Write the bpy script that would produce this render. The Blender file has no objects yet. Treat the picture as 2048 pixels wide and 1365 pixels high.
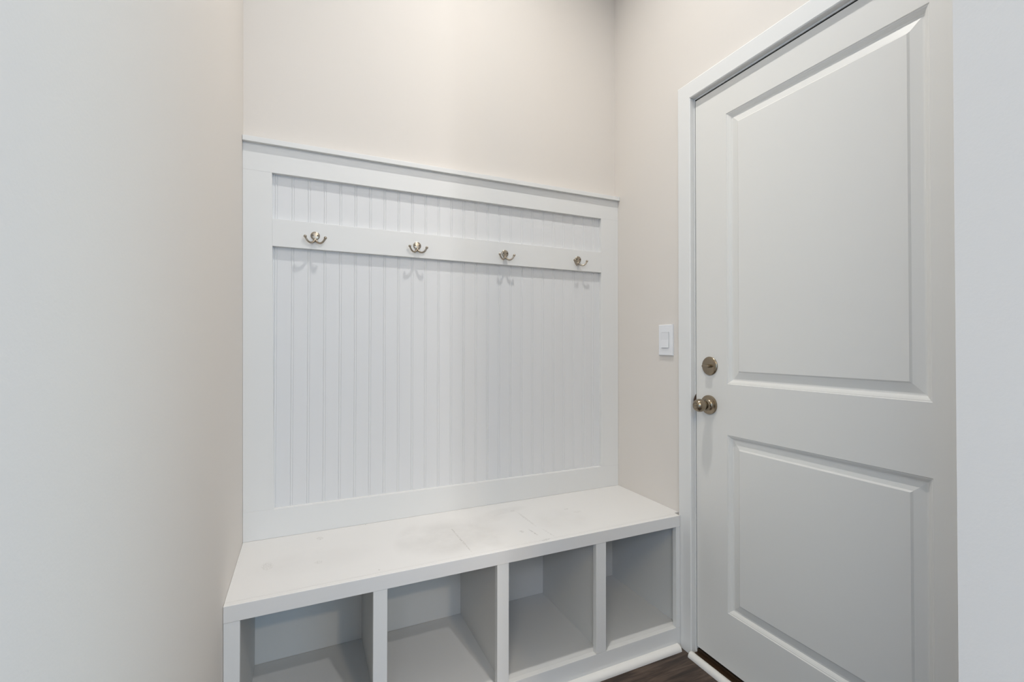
import bpy, bmesh, math, random
from mathutils import Vector, Matrix
random.seed(4)
sc = bpy.context.scene
C = sc.collection
PI = math.pi

# ------------------------------------------------------------------ camera
F = 915.99
cam_d = bpy.data.cameras.new('camera')
cam_d.sensor_fit = 'HORIZONTAL'; cam_d.sensor_width = 36.0
cam_d.lens = F * 36.0 / 2048.0
cam_d.clip_start = 0.02; cam_d.clip_end = 60
cam = bpy.data.objects.new('camera', cam_d); C.objects.link(cam)
yaw, pitch, roll = 0.4271, 0.0105, 0.0011
f0 = Vector((math.sin(yaw), math.cos(yaw), 0)); r0 = Vector((math.cos(yaw), -math.sin(yaw), 0)); u0 = Vector((0, 0, 1))
f2 = f0*math.cos(pitch) + u0*math.sin(pitch); u2 = u0*math.cos(pitch) - f0*math.sin(pitch)
r3 = r0*math.cos(roll) + u2*math.sin(roll); u3 = u2*math.cos(roll) - r0*math.sin(roll)
M = Matrix.Identity(4)
for i in range(3):
    M[i][0] = r3[i]; M[i][1] = u3[i]; M[i][2] = -f2[i]; M[i][3] = (-1.3347, -1.7608, 1.1472)[i]
cam.matrix_world = M
sc.camera = cam

# ------------------------------------------------------------------ exposure, world, lights
sc.view_settings.view_transform = 'Standard'
try: sc.view_settings.look = 'None'
except Exception: pass
sc.view_settings.gamma = 1.0
sc.view_settings.use_curve_mapping = False
sc.view_settings.exposure = -0.14
w = bpy.data.worlds.new('daylight'); sc.world = w; w.use_nodes = True
w.node_tree.nodes['Background'].inputs[0].default_value = (0.80, 0.90, 1.0, 1)
w.node_tree.nodes['Background'].inputs[1].default_value = 0.4
CEIL = 3.32
def lamp(name, kind, loc, power, col, size, size_y=None, aim=None, spread=180):
    d = bpy.data.lights.new(name, kind); d.energy = power; d.color = col
    if kind == 'AREA':
        d.shape = 'RECTANGLE' if size_y else 'DISK'; d.size = size
        if size_y: d.size_y = size_y
        d.spread = math.radians(spread)
    else: d.shadow_soft_size = size
    o = bpy.data.objects.new(name, d); C.objects.link(o); o.location = loc
    if aim: o.rotation_euler = (Vector(aim) - Vector(loc)).to_track_quat('-Z', 'Y').to_euler()
    return o
LIGHTS = [  # name, kind, location, power, colour, size, size_y, aim, beam spread in degrees
    ('ceiling_lamp_or_fill', 'AREA', (-0.75, -0.72, CEIL-0.02), 14.8, (1.0, 0.975, 0.93), 0.07, None, None, 130),
    ('ceiling_lamp_or_fill', 'AREA', (-0.42, -3.15, CEIL-0.02), 34, (1.0, 0.96, 0.93), 0.09, None, None, 180),
    ('ceiling_lamp_or_fill', 'AREA', (-0.47, -5.10, CEIL-0.02), 70, (1.0, 0.80, 0.56), 0.28, None, None, 180),
    ('ceiling_lamp_or_fill', 'AREA', (-2.60, -3.15, CEIL-0.02), 50, (1.0, 0.82, 0.48), 1.3, None, None, 180),  # added soft fill panel, no real lamp at this spot
    ('ceiling_lamp_or_fill', 'AREA', (1.60, -3.15, CEIL-0.02), 74, (0.80, 1.0, 0.74), 1.5, None, None, 180),  # broad fill added on the right to brighten the alcove
    ('ceiling_lamp_or_fill', 'AREA', (-3.00, -5.10, CEIL-0.02), 92, (0.81, 0.86, 1.0), 1.3, None, None, 180),  # far left fill added to balance the brightness, not a fixture
    ('window_daylight', 'AREA', (0.2, -7.15, 1.65), 94, (0.45, 0.71, 1.0), 3.8, 2.5, (0.2, 0, 1.65), 180),
    ('window_daylight', 'AREA', (3.15, -4.0, 1.65), 82, (0.16, 0.40, 1.0), 3.2, 2.3, (-5, -4.0, 1.65), 180),
    ('window_daylight', 'AREA', (-4.05, -4.0, 1.65), 84, (0.30, 0.60, 1.0), 3.2, 2.3, (5, -4.0, 1.65), 180),
]
for L_ in LIGHTS: lamp(*L_)

# ------------------------------------------------------------------ helpers
def mat(name, col, rough=0.5, metal=0.0, spec=0.5, bump=None, coat=0.0):
    m = bpy.data.materials.new(name); m.use_nodes = True
    nt = m.node_tree; b = nt.nodes['Principled BSDF']
    b.inputs['Base Color'].default_value = (*col, 1); b.inputs['Roughness'].default_value = rough
    b.inputs['Metallic'].default_value = metal; b.inputs['Specular IOR Level'].default_value = spec
    b.inputs['Coat Weight'].default_value = coat
    if bump:
        sc_, st, dist = bump
        tc = nt.nodes.new('ShaderNodeTexCoord'); n = nt.nodes.new('ShaderNodeTexNoise'); bp = nt.nodes.new('ShaderNodeBump')
        n.inputs['Scale'].default_value = sc_; n.inputs['Detail'].default_value = 4
        bp.inputs['Strength'].default_value = st; bp.inputs['Distance'].default_value = dist
        nt.links.new(tc.outputs['Object'], n.inputs['Vector']); nt.links.new(n.outputs['Fac'], bp.inputs['Height'])
        nt.links.new(bp.outputs['Normal'], b.inputs['Normal'])
    return m
PAINT = mat('wall_paint', (0.705, 0.664, 0.618), 0.75, spec=0.25, bump=(260, 0.12, 0.001))
CEILP = mat('ceiling_paint', (0.80, 0.79, 0.77), 0.85, spec=0.2, bump=(120, 0.15, 0.002))
TRIM = mat('white_trim_paint', (0.745, 0.745, 0.732), 0.42, spec=0.4, bump=(40, 0.05, 0.0006))
BEAD = mat('beadboard_paint', (0.715, 0.718, 0.722), 0.45, spec=0.4)
DOORP = mat('door_paint', (0.725, 0.715, 0.685), 0.38, spec=0.45, bump=(90, 0.04, 0.0005))
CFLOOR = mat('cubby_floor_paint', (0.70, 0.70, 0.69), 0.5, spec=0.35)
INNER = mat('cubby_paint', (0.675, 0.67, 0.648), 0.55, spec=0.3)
PLASTIC = mat('switch_plastic', (0.78, 0.79, 0.81), 0.3, spec=0.5)
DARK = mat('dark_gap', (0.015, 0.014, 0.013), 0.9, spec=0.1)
SHOE = mat('shoe_moulding_paint', (0.78, 0.765, 0.735), 0.4, spec=0.4)
NICKEL = mat('brushed_nickel', (0.40, 0.35, 0.285), 0.28, 1.0)
SCREW = mat('dark_screw_head', (0.16, 0.14, 0.12), 0.35, 1.0)
BRONZE = mat('antique_bronze', (0.31, 0.255, 0.185), 0.26, 1.0, bump=(500, 0.05, 0.0003))
STRIKE = mat('strike_plate_bronze', (0.13, 0.085, 0.065), 0.45, 0.8)
THRESH = mat('threshold_bronze', (0.055, 0.032, 0.018), 0.35, 0.3)

def floor_material():
    m = bpy.data.materials.new('dark_wood_planks'); m.use_nodes = True; nt = m.node_tree; N = nt.nodes; L = nt.links
    b = N['Principled BSDF']; tc = N.new('ShaderNodeTexCoord')
    br = N.new('ShaderNodeTexBrick'); br.offset = 0.37
    br.inputs['Scale'].default_value = 1; br.inputs['Brick Width'].default_value = 1.22; br.inputs['Row Height'].default_value = 0.178
    br.inputs['Mortar Size'].default_value = 0.0012; br.inputs['Mortar Smooth'].default_value = 0.2
    br.inputs['Color1'].default_value = (0.3, 0.3, 0.3, 1); br.inputs['Color2'].default_value = (0.7, 0.7, 0.7, 1); br.inputs['Mortar'].default_value = (0, 0, 0, 1)
    mb = N.new('ShaderNodeMapping'); mb.inputs['Location'].default_value = (0.95, 0.075, 0); L.new(tc.outputs['Object'], mb.inputs['Vector']); L.new(mb.outputs[0], br.inputs['Vector'])
    mp = N.new('ShaderNodeMapping'); mp.inputs['Scale'].default_value = (2.2, 26, 1); mp.inputs['Rotation'].default_value = (0, 0, 0.06); L.new(tc.outputs['Object'], mp.inputs['Vector'])
    n = N.new('ShaderNodeTexNoise'); n.inputs['Scale'].default_value = 2.2; n.inputs['Detail'].default_value = 9; n.inputs['Roughness'].default_value = 0.66; n.inputs['Distortion'].default_value = 0.9
    L.new(mp.outputs[0], n.inputs['Vector'])
    n2 = N.new('ShaderNodeTexNoise'); n2.inputs['Scale'].default_value = 5; n2.inputs['Detail'].default_value = 3
    L.new(tc.outputs['Object'], n2.inputs['Vector'])
    mx = N.new('ShaderNodeMath'); mx.operation = 'MULTIPLY_ADD'; mx.inputs[1].default_value = 0.45; L.new(n2.outputs['Fac'], mx.inputs[0]); L.new(n.outputs['Fac'], mx.inputs[2])
    mx2 = N.new('ShaderNodeMath'); mx2.operation = 'MULTIPLY_ADD'; mx2.inputs[1].default_value = 0.15; L.new(br.outputs['Color'], mx2.inputs[0]); L.new(mx.outputs[0], mx2.inputs[2])
    cr = N.new('ShaderNodeValToRGB'); e = cr.color_ramp.elements
    e[0].position = 0.52; e[0].color = (0.012, 0.0080, 0.0060, 1); e[1].position = 0.98; e[1].color = (0.118, 0.080, 0.058, 1)
    k = e.new(0.74); k.color = (0.046, 0.029, 0.021, 1)
    L.new(mx2.outputs[0], cr.inputs[0])
    mm = N.new('ShaderNodeMix'); mm.data_type = 'RGBA'; L.new(br.outputs['Fac'], mm.inputs['Factor']); L.new(cr.outputs[0], mm.inputs['A']); mm.inputs['B'].default_value = (0.006, 0.005, 0.004, 1)
    L.new(mm.outputs['Result'], b.inputs['Base Color']); b.inputs['Roughness'].default_value = 0.5
    bp = N.new('ShaderNodeBump'); bp.inputs['Strength'].default_value = 0.25; bp.inputs['Distance'].default_value = 0.001
    L.new(n.outputs['Fac'], bp.inputs['Height']); L.new(bp.outputs[0], b.inputs['Normal'])
    return m
FLOOR = floor_material()

def seat_material():
    """white paint with grey smudges, scuffs and specks left by use (fixed marks at real places on the board)"""
    m = bpy.data.materials.new('scuffed_white_seat_paint'); m.use_nodes = True; nt = m.node_tree; N = nt.nodes; L = nt.links
    b = N['Principled BSDF']; tc = N.new('ShaderNodeTexCoord')
    b.inputs['Roughness'].default_value = 0.45; b.inputs['Specular IOR Level'].default_value = 0.4
    base = (0.755, 0.745, 0.73)
    def math_(op, a, b_=None, clamp=False):
        n = N.new('ShaderNodeMath'); n.operation = op; n.use_clamp = clamp
        for i, v in enumerate((a, b_)):
            if v is None: continue
            if isinstance(v, (int, float)): n.inputs[i].default_value = v
            else: L.new(v, n.inputs[i])
        return n.outputs[0]
    def noise(scale, detail=4, rough=0.6):
        n = N.new('ShaderNodeTexNoise'); n.inputs['Scale'].default_value = scale; n.inputs['Detail'].default_value = detail; n.inputs['Roughness'].default_value = rough
        L.new(tc.outputs['Object'], n.inputs['Vector']); return n.outputs['Fac']
    def ellipse(cx, cy, rx, ry, ang=0.0):
        mp = N.new('ShaderNodeMapping'); mp.vector_type = 'TEXTURE'
        mp.inputs['Location'].default_value = (cx, cy, 0); mp.inputs['Rotation'].default_value = (0, 0, ang); mp.inputs['Scale'].default_value = (rx, ry, 1)
        L.new(tc.outputs['Object'], mp.inputs['Vector'])
        sx = N.new('ShaderNodeSeparateXYZ'); L.new(mp.outputs[0], sx.inputs[0])
        r2 = math_('ADD', math_('MULTIPLY', sx.outputs[0], sx.outputs[0]), math_('MULTIPLY', sx.outputs[1], sx.outputs[1]))
        return math_('SUBTRACT', 1.0, math_('POWER', r2, 0.5), clamp=True)     # 1 at centre, 0 at rim
    total = None
    def add(v):
        nonlocal total
        total = v if total is None else math_('MAXIMUM', total, v)
    n1 = noise(9, 5, 0.62)
    for (cx, cy, rx, ry, a, s) in SMUDGES:
        e = ellipse(cx, cy, rx, ry, a)
        add(math_('MULTIPLY', math_('MULTIPLY', math_('MULTIPLY', e, 2.2, True), math_('SUBTRACT', n1, 0.22, True)), s*3.3, True))
    n2 = noise(230, 3, 0.7)
    for (cx, cy, rx, ry, a, s) in SCUFFS:
        e = ellipse(cx, cy, rx, ry, a)
        k = math_('MULTIPLY', math_('SUBTRACT', n2, 0.47, True), 9.0, True)
        add(math_('MULTIPLY', math_('MULTIPLY', math_('MULTIPLY', e, 3.0, True), k), s, True))
    mm = N.new('ShaderNodeMix'); mm.data_type = 'RGBA'; L.new(total, mm.inputs['Factor'])
    mm.inputs['A'].default_value = (*base, 1); mm.inputs['B'].default_value = (0.33, 0.31, 0.285, 1)
    L.new(mm.outputs['Result'], b.inputs['Base Color'])
    return m

def to_obj(name, bm, m, parent=None, loc=(0, 0, 0), smooth=False):
    me = bpy.data.meshes.new(name); bmesh.ops.recalc_face_normals(bm, faces=bm.faces[:]); bm.to_mesh(me); bm.free()
    if m: me.materials.append(m)
    if smooth:
        for p in me.polygons: p.use_smooth = True
    o = bpy.data.objects.new(name, me); C.objects.link(o)
    if parent: o.parent = parent
    o.location = loc
    return o
def hexa(bm, pts):
    """8 points: bottom quad then top quad"""
    v = [bm.verts.new(p) for p in pts]
    fs = [(0, 3, 2, 1), (4, 5, 6, 7), (0, 1, 5, 4), (1, 2, 6, 5), (2, 3, 7, 6), (3, 0, 4, 7)]
    return [bm.faces.new([v[i] for i in f]) for f in fs]
def box(bm, x0, x1, y0, y1, z0, z1, bev=0.0, seg=2):
    b2 = bmesh.new()
    hexa(b2, [(x0, y0, z0), (x1, y0, z0), (x1, y1, z0), (x0, y1, z0), (x0, y0, z1), (x1, y0, z1), (x1, y1, z1), (x0, y1, z1)])
    if bev: bmesh.ops.bevel(b2, geom=b2.edges[:], offset=bev, segments=seg, affect='EDGES', profile=0.5)
    merge(bm, b2)
def merge(bm, b2):
    me = bpy.data.meshes.new('tmp'); b2.to_mesh(me); b2.free(); bm.from_mesh(me); bpy.data.meshes.remove(me)
def boxo(name, dims, m, parent=None, bev=0.0, seg=2):
    bm = bmesh.new(); box(bm, *dims, bev, seg)
    o = to_obj(name, bm, m, parent); return o
def prism(bm, prof, axis, a0, a1):
    """extrude a closed 2D profile along an axis. axis x: prof=(y,z); y: (x,z); z: (x,y)"""
    def P(p, a): return {'x': (a, p[0], p[1]), 'y': (p[0], a, p[1]), 'z': (p[0], p[1], a)}[axis]
    A = [bm.verts.new(P(p, a0)) for p in prof]; B = [bm.verts.new(P(p, a1)) for p in prof]
    n = len(prof)
    bm.faces.new(A); bm.faces.new(B[::-1])
    for i in range(n): bm.faces.new([A[i], A[(i+1) % n], B[(i+1) % n], B[i]])
def lathe(bm, prof, axis='-x', seg=48, origin=(0, 0, 0)):
    """prof = (distance along axis, radius)"""
    rings = []
    for a, r in prof:
        ring = []
        for i in range(seg):
            t = 2*PI*i/seg; c, s = math.cos(t)*r, math.sin(t)*r
            p = (-a, c, s) if axis == '-x' else ((c, -a, s) if axis == '-y' else (c, s, a))
            ring.append(bm.verts.new(Vector(p) + Vector(origin)))
        rings.append(ring)
    for a, b in zip(rings, rings[1:]):
        for i in range(seg): bm.faces.new([a[i], a[(i+1) % seg], b[(i+1) % seg], b[i]])
    bm.faces.new(rings[0]); bm.faces.new(rings[-1][::-1])
def tube(bm, pts, rads, seg=16, sub=6):
    """smooth tube through points"""
    P = [Vector(p) for p in pts]; out = []; R = []
    for i in range(len(P)-1):
        p0 = P[max(i-1, 0)]; p1 = P[i]; p2 = P[i+1]; p3 = P[min(i+2, len(P)-1)]
        for k in range(sub):
            t = k/sub
            out.append(0.5*((2*p1) + (-p0+p2)*t + (2*p0-5*p1+4*p2-p3)*t*t + (-p0+3*p1-3*p2+p3)*t**3)); R.append(rads[i]*(1-t)+rads[i+1]*t)
    out.append(P[-1]); R.append(rads[-1])
    rings = []; nrm = Vector((0, 0, 1))
    for i, p in enumerate(out):
        d = (out[min(i+1, len(out)-1)] - out[max(i-1, 0)]).normalized()
        nrm = (nrm - d*nrm.dot(d)).normalized(); b = d.cross(nrm)
        rings.append([bm.verts.new(p + (nrm*math.cos(2*PI*k/seg) + b*math.sin(2*PI*k/seg))*R[i]) for k in range(seg)])
    for a, b in zip(rings, rings[1:]):
        for i in range(seg): bm.faces.new([a[i], a[(i+1) % seg], b[(i+1) % seg], b[i]])
    bm.faces.new(rings[0][::-1]); bm.faces.new(rings[-1])
def empty(name, loc=(0, 0, 0)):
    o = bpy.data.objects.new(name, None); C.objects.link(o); o.location = loc; o.empty_display_size = 0.05
    return o
def tag(o, label=None, cat=None, group=None, kind=None):
    if label: o['label'] = label
    if cat: o['category'] = cat
    if group: o['group'] = group
    if kind: o['kind'] = kind
    return o
def struct(o, label, cat): return tag(o, label, cat, kind='structure')
def shade_auto(o, ang=35):
    me = o.data
    for p in me.polygons: p.use_smooth = True
    bm = bmesh.new(); bm.from_mesh(me)
    for e in bm.edges:
        e.smooth = not (len(e.link_faces) == 2 and e.calc_face_angle(0) > math.radians(ang))
    bm.to_mesh(me); bm.free()

# ------------------------------------------------------------------ key measures (metres; x right along the back wall, y into the wall, z up)
XL = lambda z: -1.5129 - 0.0067*(z-0.5)        # the left wall is slightly out of plumb
D = 0.4288          # bench depth
ZS = 0.500          # bench top
WY = -1.473         # front of the wing wall at the opening of the alcove
WX = -0.602         # its free edge

# ------------------------------------------------------------------ room shell
struct(boxo('floor', (-4.0, 3.1, -7.1, 0.12, -0.05, 0.0), FLOOR), 'dark brown wood plank floor in front of the bench', 'floor')
struct(boxo('ceiling', (-4.0, 3.1, -7.1, 0.12, CEIL, CEIL+0.05), CEILP), 'white ceiling above the alcove and hall', 'ceiling')
struct(boxo('wall_back', (-1.66, 0.12, 0.0, 0.12, 0.0, CEIL), PAINT), 'warm beige wall behind the beadboard panel and bench', 'wall')
bm = bmesh.new()
hexa(bm, [(-1.66, WY-0.12, 0), (XL(0), WY-0.12, 0), (XL(0), 0.0, 0), (-1.66, 0.0, 0), (-1.66, WY-0.12, CEIL), (XL(CEIL), WY-0.12, CEIL), (XL(CEIL), 0.0, CEIL), (-1.66, 0.0, CEIL)])
struct(to_obj('wall_left', bm, PAINT), 'plain beige wall closing the left side of the alcove', 'wall')
# right wall with the door opening
DY0, DY1, DZ1 = -0.466, -1.346, 2.090            # rough opening
bm = bmesh.new()
box(bm, 0.0, 0.12, DY0, 0.0, 0, CEIL); box(bm, 0.0, 0.12, WY, DY1, 0, CEIL); box(bm, 0.0, 0.12, DY1, DY0, DZ1, CEIL)
struct(to_obj('wall_right', bm, PAINT), 'beige wall on the right that holds the white door', 'wall')
struct(boxo('wall_front', (WX, 0.12, WY-0.12, WY, 0.0, CEIL), PAINT), 'short wall end in the foreground at the right edge of the photo', 'wall')
# the larger room behind the camera
struct(boxo('wall_hall_left', (-4.0, -1.66, WY-0.12, WY, 0, CEIL), PAINT), 'hall wall left of the alcove opening', 'wall')
struct(boxo('wall_hall_right', (0.12, 3.1, WY-0.12, WY, 0, CEIL), PAINT), 'hall wall right of the alcove opening', 'wall')
bm = bmesh.new()
box(bm, -4.1, -4.0, -7.1, -5.6, 0, CEIL); box(bm, -4.1, -4.0, -2.4, WY, 0, CEIL); box(bm, -4.1, -4.0, -5.6, -2.4, 0, 0.5); box(bm, -4.1, -4.0, -5.6, -2.4, 2.8, CEIL)
struct(to_obj('wall_far_left', bm, PAINT), 'far left wall of the hall with a window opening', 'wall')
bm = bmesh.new()
box(bm, 3.1, 3.2, -7.1, -5.6, 0, CEIL); box(bm, 3.1, 3.2, -2.4, WY, 0, CEIL); box(bm, 3.1, 3.2, -5.6, -2.4, 0, 0.5); box(bm, 3.1, 3.2, -5.6, -2.4, 2.8, CEIL)
struct(to_obj('wall_far_right', bm, PAINT), 'far right wall of the hall with a window opening', 'wall')
bm = bmesh.new()
box(bm, -4.0, -1.7, -7.2, -7.1, 0, CEIL); box(bm, 2.1, 3.1, -7.2, -7.1, 0, CEIL); box(bm, -1.7, 2.1, -7.2, -7.1, 0, 0.4); box(bm, -1.7, 2.1, -7.2, -7.1, 2.9, CEIL)
struct(to_obj('wall_far_back', bm, PAINT), 'far wall of the hall with a window opening', 'wall')

# ------------------------------------------------------------------ beadboard wall panel
PT = 0.0233
OX0 = lambda z: -1.4223 - 0.0109*(z-0.5965)     # left opening edge, follows the leaning wall
OX1 = -0.0952
ZR_B, ZR0, ZR1, ZR_T, ZC0, ZC1 = 0.5965, 1.4836, 1.5762, 1.7315, 1.8218, 1.8393
panel = empty('beadboard_panel', (-0.75, 0, ZS))
tag(panel, 'white beadboard wall panel with flat frame and hook rail above the bench', 'wall panel')
def child(o, par):
    o.parent = par; o.matrix_parent_inverse = Matrix.Translation(-Vector(par.location)); return o
GS, G0, YB = 0.05175, -1.4231, 0.0065
prof = []; x = OX0(0.6) - 0.012
xs = [G0 + k*GS for k in range(-1, 27)]
yb = -YB
line = [(-1.445, yb)]
for g in xs:
    if g < -1.438 or g > -0.088: continue
    for s in (-1, 1):
        c = g + s*0.0036
        line += [(c-0.0016, yb), (c-0.0006, yb+0.0012), (c+0.0006, yb+0.0012), (c+0.0016, yb)]
        if s == -1: line += [(g-0.0010, yb-0.0004), (g+0.0010, yb-0.0004)]
line.append((-0.085, yb))
bm = bmesh.new(); prism(bm, line + [(-0.085, -0.0005), (-1.445, -0.0005)], 'z', ZR_B-0.02, ZR_T+0.02)
child(to_obj('beadboard', bm, BEAD), panel)
def stile(xa0, xa1, xb0, xb1, z0, z1):
    bm = bmesh.new(); y0, y1 = -PT, -0.0005
    hexa(bm, [(xa0, y0, z0), (xb0, y0, z0), (xb0, y1, z0), (xa0, y1, z0), (xa1, y0, z1), (xb1, y0, z1), (xb1, y1, z1), (xa1, y1, z1)])
    bmesh.ops.bevel(bm, geom=bm.edges[:], offset=0.00035, segments=1, affect='EDGES')
    return bm
GAP = 0.0001
child(to_obj('stile', stile(XL(ZR_B)+0.0004, XL(ZR_T)+0.0004, OX0(ZR_B), OX0(ZR_T), ZR_B+GAP, ZR_T), TRIM), panel)
child(to_obj('stile', stile(OX1, OX1, -0.0004, -0.0004, ZR_B+GAP, ZR_T), TRIM), panel)
child(to_obj('top_rail', stile(XL(ZR_T)+0.0004, XL(ZC0)+0.0004, -0.0004, -0.0004, ZR_T+GAP, ZC0), TRIM), panel)
child(to_obj('bottom_rail', stile(XL(ZS)+0.0004, XL(ZR_B)+0.0004, -0.0004, -0.0004, ZS+0.0005, ZR_B), TRIM), panel)
bm = stile(OX0(ZR0)+GAP, OX0(ZR1)+GAP, OX1-GAP, OX1-GAP, ZR0, ZR1)
child(to_obj('hook_rail', bm, TRIM), panel)
child(boxo('cap_moulding', (XL(ZC1)+0.001, -0.001, -0.0375, -0.0005, ZC0+GAP, ZC1), TRIM, bev=0.0007), panel)

# ------------------------------------------------------------------ storage bench
bench = empty('storage_bench', (-0.75, -0.21, 0))
tag(bench, 'white built-in bench with four open cubbies under a scuffed seat', 'bench')
BX0, BX1 = XL(0.48)+0.0006, -0.0006
CX = -0.0235                                      # where the bench stops against the door casing
ZN = 0.4587; FT = 0.019; ZF = 0.0778
S = [(None, -1.4758), (-1.1535, -1.1149), (-0.7781, -0.7383), (-0.4064, -0.3653), (-0.0425, None)]
# object coordinates of the seat are world coordinates minus nothing (parts keep world-space vertices)
SMUDGES = [(-0.865, -0.255, 0.20, 0.16, 0.1, 0.17), (-1.01, -0.215, 0.05, 0.13, -0.35, 0.12), (-0.775, -0.31, 0.06, 0.10, 0.2, 0.13), (-0.74, -0.17, 0.12, 0.06, 0.25, 0.12),
           (-0.62, -0.11, 0.11, 0.035, 0.1, 0.10), (-0.45, -0.28, 0.12, 0.12, 0.3, 0.07), (-1.30, -0.25, 0.20, 0.09, 0.0, 0.05)]
SCUFFS = [(-1.428, -0.237, 0.018, 0.030, 0.2, 0.35), (-1.290, -0.272, 0.014, 0.014, 0.5, 0.40), (-1.281, -0.089, 0.012, 0.016, 0.3, 0.40), (-1.1326, -0.393, 0.003, 0.004, 0.0, 1.0), (-1.1272, -0.030, 0.003, 0.004, 0, 1.0),
          (-0.8535, -0.298, 0.0042, 0.110, 0.02, 0.85), (-0.855, -0.215, 0.0034, 0.028, 0.02, 1.0), (-0.574, -0.22, 0.005, 0.090, 0.015, 0.50), (-0.560, -0.36, 0.0032, 0.05, 0.1, 0.45), (-0.606, -0.338, 0.0035, 0.036, 0.1, 0.85),
          (-0.640, -0.317, 0.010, 0.010, 0.0, 0.60), (-0.585, -0.122, 0.012, 0.008, 0.2, 0.50), (-0.65, -0.135, 0.03, 0.006, 0.2, 0.3), (-0.594, -0.411, 0.020, 0.006, 0.2, 0.50), (-0.384, -0.191, 0.012, 0.008, 0.1, 0.40), (-0.36, -0.235, 0.02, 0.012, 0.1, 0.25)]
SEAT = seat_material()
bm = bmesh.new()
# seat board notched around the casing at its front right corner
zt0, zt1 = 0.4795, ZS
prism(bm, [(BX0, -D+FT+0.0002), (CX, -D+FT+0.0002), (CX, -0.40), (BX1, -0.40), (BX1, -0.001), (BX0, -0.001)], 'z', zt0, zt1)
child(to_obj('seat', bm, SEAT), bench)
child(boxo('seat_nosing', (XL(0.5)+0.0008, CX, -D-0.0006, -D+FT, ZN, ZS), SEAT, bev=0.0008), bench)
bm = bmesh.new()
hexa(bm, [(XL(ZF)+0.0008, -D, ZF+0.0004), (S[0][1], -D, ZF+0.0004), (S[0][1], -D+FT, ZF+0.0004), (XL(ZF)+0.0008, -D+FT, ZF+0.0004),
          (XL(ZN)+0.0008, -D, ZN-0.0004), (S[0][1], -D, ZN-0.0004), (S[0][1], -D+FT, ZN-0.0004), (XL(ZN)+0.0008, -D+FT, ZN-0.0004)])
bmesh.ops.bevel(bm, geom=bm.edges[:], offset=0.0007, segments=1, affect='EDGES')
child(to_obj('face_stile', bm, TRIM), bench)
for i, (a, b) in enumerate(S):
    if a is None: continue
    b = CX if b is None else b
    child(boxo('face_stile', (a, b, -D, -D+FT, ZF+0.0004, ZN-0.0004), TRIM, bev=0.0008), bench)
child(boxo('toe_board', (XL(0.0)+0.0008, CX, -D, -D+FT, 0.0005, ZF), TRIM, bev=0.0003), bench)
# cubby floor runs over the toe board to the front edge
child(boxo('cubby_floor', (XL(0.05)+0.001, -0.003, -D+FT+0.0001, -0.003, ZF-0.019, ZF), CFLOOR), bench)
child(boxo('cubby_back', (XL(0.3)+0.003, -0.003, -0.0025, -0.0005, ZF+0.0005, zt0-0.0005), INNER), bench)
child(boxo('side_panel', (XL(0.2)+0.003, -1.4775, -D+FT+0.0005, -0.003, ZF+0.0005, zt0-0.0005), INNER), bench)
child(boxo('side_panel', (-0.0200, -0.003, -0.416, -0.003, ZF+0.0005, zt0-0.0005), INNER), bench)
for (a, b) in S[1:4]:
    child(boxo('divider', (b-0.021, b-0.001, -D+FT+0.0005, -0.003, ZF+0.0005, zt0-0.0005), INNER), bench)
# quarter round at the floor
def quarter(r_y, r_z, n=10):
    pts = [(-D-0.0006, 0.0008)]
    for k in range(n+1):
        t = PI/2*k/n; pts.append((-D-0.0006-r_y*math.cos(t)**0.8, 0.0008+r_z*math.sin(t)**0.8))
    return pts
bm = bmesh.new(); prism(bm, quarter(0.0235, 0.0195), 'x', XL(0.0)+0.0008, -0.0385)
o = child(to_obj('shoe_moulding', bm, SHOE), bench); shade_auto(o, 40)

# ------------------------------------------------------------------ coat hooks
def make_hook():
    h = empty('coat_hook')
    # back plate: round head narrowing to a neck (front silhouette in x,z), slightly domed
    sil = []
    for k in range(25):
        t = math.radians(-52 + (232+52)*k/24); sil.append((0.0150*math.cos(t), 0.0142*math.sin(t)))
    sil += [(-0.0062, -0.0160), (-0.0045, -0.0195), (0, -0.0215), (0.0045, -0.0195), (0.0062, -0.0160)]
    bm = bmesh.new()
    layers = [(0.0, 1.0), (-0.0022, 1.0), (-0.0036, 0.90), (-0.0043, 0.62)]
    rings = [[bm.verts.new((x*s, y, (z+0.003)*s-0.003)) for x, z in sil] for y, s in layers]
    n = len(sil)
    for a, b in zip(rings, rings[1:]):
        for i in range(n): bm.faces.new([a[i], a[(i+1) % n], b[(i+1) % n], b[i]])
    bm.faces.new(rings[0]); bm.faces.new(rings[-1][::-1])
    o = to_obj('back_plate', bm, NICKEL, h); shade_auto(o, 50)
    for s in (-1, 1):
        bm = bmesh.new()
        tube(bm, [(0.0, -0.0035, -0.010), (s*0.0025, -0.0052, -0.0175), (s*0.0085, -0.0095, -0.0245), (s*0.0165, -0.0155, -0.0272), (s*0.0245, -0.0200, -0.0225), (s*0.0300, -0.0220, -0.0140), (s*0.0315, -0.0228, -0.0105)],
             [0.0040, 0.0038, 0.0034, 0.0033, 0.0032, 0.0034, 0.0036])
        o = to_obj('prong', bm, NICKEL, h); shade_auto(o, 60)
        b2 = bmesh.new(); bmesh.ops.create_uvsphere(b2, u_segments=20, v_segments=12, radius=0.0052)
        bmesh.ops.translate(b2, verts=b2.verts[:], vec=(s*0.0322, -0.0232, -0.0088))
        t = to_obj('ball_tip', b2, NICKEL, o, smooth=True)
        bm = bmesh.new(); lathe(bm, [(0.0032, 0.0036), (0.0052, 0.0034), (0.0060, 0.0022), (0.0052, 0.0010)], '-y', 16, (s*0.0088, 0, 0.0008))
        o = to_obj('screw', bm, SCREW, h, smooth=True)
    return h
HOOKS = [(-1.2995, 1.5306), (-0.9424, 1.5288), (-0.5768, 1.5300), (-0.2207, 1.5330)]
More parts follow.
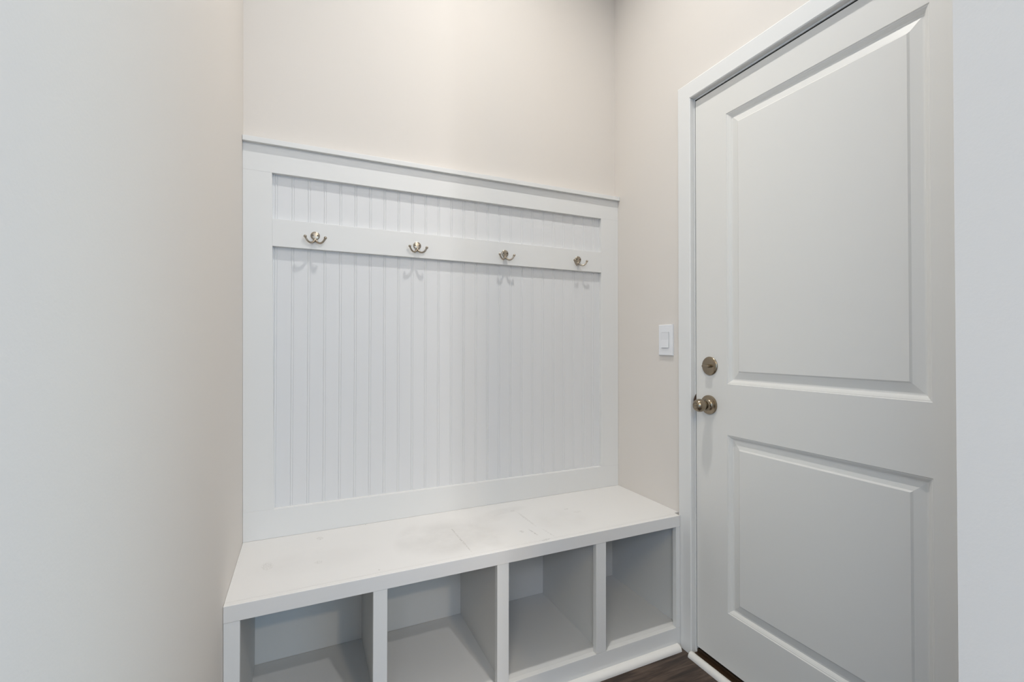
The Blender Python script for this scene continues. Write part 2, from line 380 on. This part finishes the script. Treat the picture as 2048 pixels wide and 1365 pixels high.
HL = ['double coat hook at the left end of the white hook rail', 'double coat hook second from the left on the white rail',
      'double coat hook third from the left on the white rail', 'double coat hook at the right end of the rail nearest the door']
h0 = make_hook()
for i, (hx, hz) in enumerate(HOOKS):
    if i == 0: h = h0
    else:
        h = h0.copy(); C.objects.link(h)
        for ch in list(h0.children):
            c = ch.copy(); C.objects.link(c); c.parent = h
            for g in ch.children:
                d = g.copy(); C.objects.link(d); d.parent = c
    h.location = (hx, -PT-0.0002, hz)
    tag(h, 'brushed nickel ' + HL[i], 'coat hook', 'coat hooks on the rail')

# ------------------------------------------------------------------ door
CT = 0.0219
CY0, CY1, CZ1, CZ0 = -0.4198, -0.4820, 2.1394, 2.0792
CYR = -1.329                                     # right casing inner edge
# casing: one mitred frame round the door, flat with a small back bevel
def casing():
    bm = bmesh.new()
    prof = [(0.0, 0.0), (-CT+0.003, 0.0), (-CT, 0.004), (-CT, 0.0585), (-CT+0.0025, 0.0612), (0.0, 0.0612)]   # (x, distance from outer edge inward)
    prof = [(x, d*(CY0-CY1)/0.0612) for x, d in prof]
    W = CY0-CY1
    path = [(CY0, 0.0008, 'L'), (CY0, CZ1, 'TL'), (CYR-W, CZ1, 'TR'), (CYR-W, 0.0008, 'R')]
    rings = []
    for y, z, k in path:
        ring = []
        for x, d in prof:
            yy = y - d if k in ('L', 'TL') else y + d
            zz = z - d if k in ('TL', 'TR') else z
            ring.append(bm.verts.new((x-0.0003, yy, zz)))
        rings.append(ring)
    n = len(prof)
    for a, b in zip(rings, rings[1:]):
        for i in range(n): bm.faces.new([a[i], a[(i+1) % n], b[(i+1) % n], b[i]])
    bm.faces.new(rings[0]); bm.faces.new(rings[-1][::-1])
    return bm
struct(to_obj('trim_1', casing(), TRIM), 'flat white casing framing the door on the wall side', 'door casing')

door = empty('door_1', (0.02, -0.9, 0))
struct(door, 'white two-panel door with bronze deadbolt and knob in the right wall', 'door')
# jamb
bm = bmesh.new(); JY0, JY1 = -0.4853, -1.3265
box(bm, 0.0, 0.115, JY0, DY0-0.0003, 0.0008, 2.0895, 0.0006, 1); box(bm, 0.0, 0.115, DY1+0.0003, JY1, 0.0008, 2.0895, 0.0006, 1); box(bm, 0.0, 0.115, JY1, JY0, 2.0725, 2.0895, 0.0006, 1)
child(to_obj('door_jamb', bm, TRIM), door)
# stops behind the leaf
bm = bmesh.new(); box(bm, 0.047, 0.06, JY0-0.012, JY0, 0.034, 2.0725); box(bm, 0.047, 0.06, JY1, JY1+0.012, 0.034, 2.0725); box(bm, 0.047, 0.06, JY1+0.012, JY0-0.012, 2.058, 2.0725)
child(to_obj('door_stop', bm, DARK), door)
bm = bmesh.new(); box(bm, 0.003, 0.044, -0.4884, JY0-0.0002, 0.034, 2.0722); box(bm, 0.0045, 0.044, JY1+0.0002, JY0-0.0002, 2.0668, 2.0722)  # dark strips set into the leaf gaps to draw their shade
child(to_obj('gap_shade', bm, DARK), door)
# leaf with moulded panels: front face built as a frame of profile rings
LY0, LY1, LZ0, LZ1, LX = -0.4886, -1.3235, 0.0343, 2.0663, 0.0005
PY0, PY1 = -0.6241, -1.1941
PAN = [(1.0154, 1.9575), (0.2260, 0.8392)]
def leaf():
    bm = bmesh.new()
    # profile from outer panel edge inwards: (inset, depth)
    prof = [(0.0, 0.0), (0.0018, 0.0022), (0.0050, 0.0032), (0.0058, 0.0042), (0.0085, 0.0060), (0.0125, 0.0098), (0.0135, 0.0112), (0.0165, 0.0120), (0.0190, 0.0120), (0.0418, 0.0068), (0.0462, 0.0030)]
    ys = [LY0, PY0, PY1, LY1]
    zs = [LZ0, PAN[1][0], PAN[1][1], PAN[0][0], PAN[0][1], LZ1]
    V = {}
    def v(y, z, x=LX):
        k = (round(y, 5), round(z, 5), round(x, 5))
        if k not in V: V[k] = bm.verts.new((x, y, z))
        return V[k]
    for i in range(3):
        for j in range(5):
            if i == 1 and j in (1, 3): continue
            bm.faces.new([v(ys[i], zs[j]), v(ys[i+1], zs[j]), v(ys[i+1], zs[j+1]), v(ys[i], zs[j+1])])
    for z0, z1 in PAN:
        prev = None
        for ins, dep in prof:
            r = [v(PY0-ins, z0+ins, LX+dep), v(PY1+ins, z0+ins, LX+dep), v(PY1+ins, z1-ins, LX+dep), v(PY0-ins, z1-ins, LX+dep)]
            if prev:
                for k in range(4): bm.faces.new([prev[k], prev[(k+1) % 4], r[(k+1) % 4], r[k]])
            prev = r
        bm.faces.new(prev)
    # sides and back
    b = [bm.verts.new((LX+0.044, y, z)) for y, z in ((LY0, LZ0), (LY1, LZ0), (LY1, LZ1), (LY0, LZ1))]
    bm.faces.new(b)
    edge_b = [v(y, LZ0) for y in ys]; bm.faces.new(edge_b + [b[1], b[0]])
    edge_t = [v(y, LZ1) for y in ys]; bm.faces.new(edge_t + [b[2], b[3]])
    l = [v(LY0, z) for z in zs]; bm.faces.new(l + [b[3], b[0]])
    r = [v(LY1, z) for z in zs]; bm.faces.new(r + [b[2], b[1]])
    return bm
child(to_obj('door_leaf', leaf(), DOORP), door)
# strike plate lip on the jamb
bm = bmesh.new()
lip = [(0.030, 0.905), (0.003, 0.905), (-0.004, 0.910), (-0.0095, 0.921), (-0.0115, 0.935), (-0.0095, 0.949), (-0.004, 0.961), (0.003, 0.970), (0.030, 0.970)]
A_ = [bm.verts.new((x, JY0-0.0002, z)) for x, z in lip]; B_ = [bm.verts.new((x, JY0-0.0018, z)) for x, z in lip]
bm.faces.new(A_); bm.faces.new(B_[::-1])
for i in range(len(lip)): bm.faces.new([A_[i], A_[(i+1) % len(lip)], B_[(i+1) % len(lip)], B_[i]])
child(to_obj('strike_plate', bm, STRIKE), door)
# deadbolt
db = empty('deadbolt', (LX, -0.5524, 1.0752)); child(db, door)
bm = bmesh.new(); lathe(bm, [(0.0002, 0.0330), (0.0035, 0.0335), (0.0052, 0.0322), (0.0075, 0.0270), (0.0085, 0.0180), (0.0088, 0.006)], '-x', 56)
o = to_obj('rose', bm, BRONZE, db); shade_auto(o, 30)
bm = bmesh.new()
pts = []
n = 20
for k in range(n):
    t = 2*PI*k/n; pts.append((0.0150*math.copysign(abs(math.cos(t))**0.7, math.cos(t)), 0.0064*math.copysign(abs(math.sin(t))**0.8, math.sin(t))))
rings = []
for xx, sy, sz in ((0.0085, 0.75, 0.8), (0.0110, 0.95, 0.95), (0.0160, 1.0, 1.0), (0.0225, 1.0, 0.95), (0.0250, 0.98, 0.75), (0.0260, 0.94, 0.35)):
    rings.append([bm.verts.new((-xx, a*sy+0.001, b*sz)) for a, b in pts])
for a, b in zip(rings, rings[1:]):
    for i in range(n): bm.faces.new([a[i], a[(i+1) % n], b[(i+1) % n], b[i]])
bm.faces.new(rings[0]); bm.faces.new(rings[-1][::-1])
o = to_obj('thumb_turn', bm, BRONZE, db); shade_auto(o, 40)
# knob
kb = empty('door_knob', (LX, -0.5490, 0.9352)); child(kb, door)
bm = bmesh.new(); lathe(bm, [(0.0002, 0.0342), (0.0052, 0.0346), (0.0076, 0.0332), (0.0082, 0.0300), (0.0092, 0.0250), (0.0115, 0.0205), (0.0155, 0.0180), (0.0200, 0.0168), (0.0225, 0.0160)], '-x', 56)
o = to_obj('rose', bm, BRONZE, kb); shade_auto(o, 35)
bm = bmesh.new(); lathe(bm, [(0.0215, 0.0120), (0.0262, 0.0120), (0.0268, 0.0158), (0.0290, 0.0178), (0.0330, 0.0199), (0.0385, 0.0219), (0.0445, 0.0230), (0.0505, 0.0231), (0.0565, 0.0218), (0.0620, 0.0190), (0.0660, 0.0150), (0.0678, 0.0122), (0.0684, 0.0112)], '-x', 56)
o = to_obj('knob', bm, BRONZE, kb); shade_auto(o, 35)
bm = bmesh.new(); lathe(bm, [(0.0670, 0.0098), (0.0688, 0.0096), (0.0693, 0.0088)], '-x', 32)
box(bm, -0.0728, -0.0688, -0.0070, 0.0070, -0.0011, 0.0011, 0.0005, 1)
to_obj('lock_button', bm, BRONZE, kb)
bm = bmesh.new(); lathe(bm, [(0.0, 0.0026), (0.0006, 0.0026)], '-y', 16, (-0.0150, -0.0181, -0.0015))
to_obj('pin_hole', bm, DARK, kb)
bm = bmesh.new(); lathe(bm, [(0.0662, 0.0112), (0.0686, 0.0110)], '-x', 32)
to_obj('button_ring', bm, SCREW, kb)

# threshold under the door and the white half round in front of it
bm = bmesh.new()
box(bm, -0.0105, 0.115, JY1, JY0, 0.0006, 0.0120, 0.0015, 1)
box(bm, 0.004, 0.10, JY1, JY0, 0.0118, 0.0235, 0.0015, 1)
child(to_obj('threshold', bm, THRESH, ), door)
bm = bmesh.new(); box(bm, 0.010, 0.036, LY1, LY0, 0.0235, 0.0342)
child(to_obj('door_sweep', bm, DARK), door)
bm = bmesh.new(); half = [(-0.0408, 0.0006)]
for k in range(13):
    t = PI*k/12; half.append((-0.0258-0.015*math.cos(t), 0.0015+0.0175*math.sin(t)))
half.append((-0.0108, 0.0006)); prism(bm, half, 'y', -1.345, -0.4835)
o = to_obj('trim_2', bm, SHOE); shade_auto(o, 40)
struct(o, 'thin white half round moulding on the floor in front of the door', 'moulding')

# ------------------------------------------------------------------ light switch
sw = empty('light_switch', (0, -0.3371, 1.1712))
tag(sw, 'white rocker light switch on the beige wall between bench and door', 'light switch')
W2, H2 = 0.0385, 0.0621
def bulged_plate(w, h, t, cr=0.0015):
    bm = bmesh.new()
    rings = []
    for x, s in ((0.0005, 0.0), (t*0.70, 0.0), (t*0.88, 0.0008), (t, 0.0030)):
        rings.append([bm.verts.new((-x, a*(w-s), b*(h-s))) for a, b in ((-1, -1), (1, -1), (1, 1), (-1, 1))])
    for a, b in zip(rings, rings[1:]):
        for i in range(4): bm.faces.new([a[i], a[(i+1) % 4], b[(i+1) % 4], b[i]])
    bm.faces.new(rings[0]); bm.faces.new(rings[-1][::-1])
    return bm
to_obj('switch_plate', bulged_plate(W2, H2, 0.0085), PLASTIC, sw)
bm = bmesh.new(); box(bm, -0.0088, -0.0086, -0.0210, 0.0210, -0.0316, 0.0316)
to_obj('rocker_recess', bm, SCREW, sw)
bm = bmesh.new()
hexa(bm, [(-0.0088, -0.0205, -0.031), (-0.0088, 0.0205, -0.031), (-0.0128, 0.0205, -0.031), (-0.0128, -0.0205, -0.031),
          (-0.0088, -0.0205, 0.001), (-0.0088, 0.0205, 0.001), (-0.0112, 0.0205, 0.001), (-0.0112, -0.0205, 0.001)])
hexa(bm, [(-0.0088, -0.0205, 0.001), (-0.0088, 0.0205, 0.001), (-0.0112, 0.0205, 0.001), (-0.0112, -0.0205, 0.001),
          (-0.0088, -0.0205, 0.031), (-0.0088, 0.0205, 0.031), (-0.0130, 0.0205, 0.031), (-0.0130, -0.0205, 0.031)])
bmesh.ops.remove_doubles(bm, verts=bm.verts[:], dist=1e-6)
to_obj('rocker', bm, PLASTIC, sw)
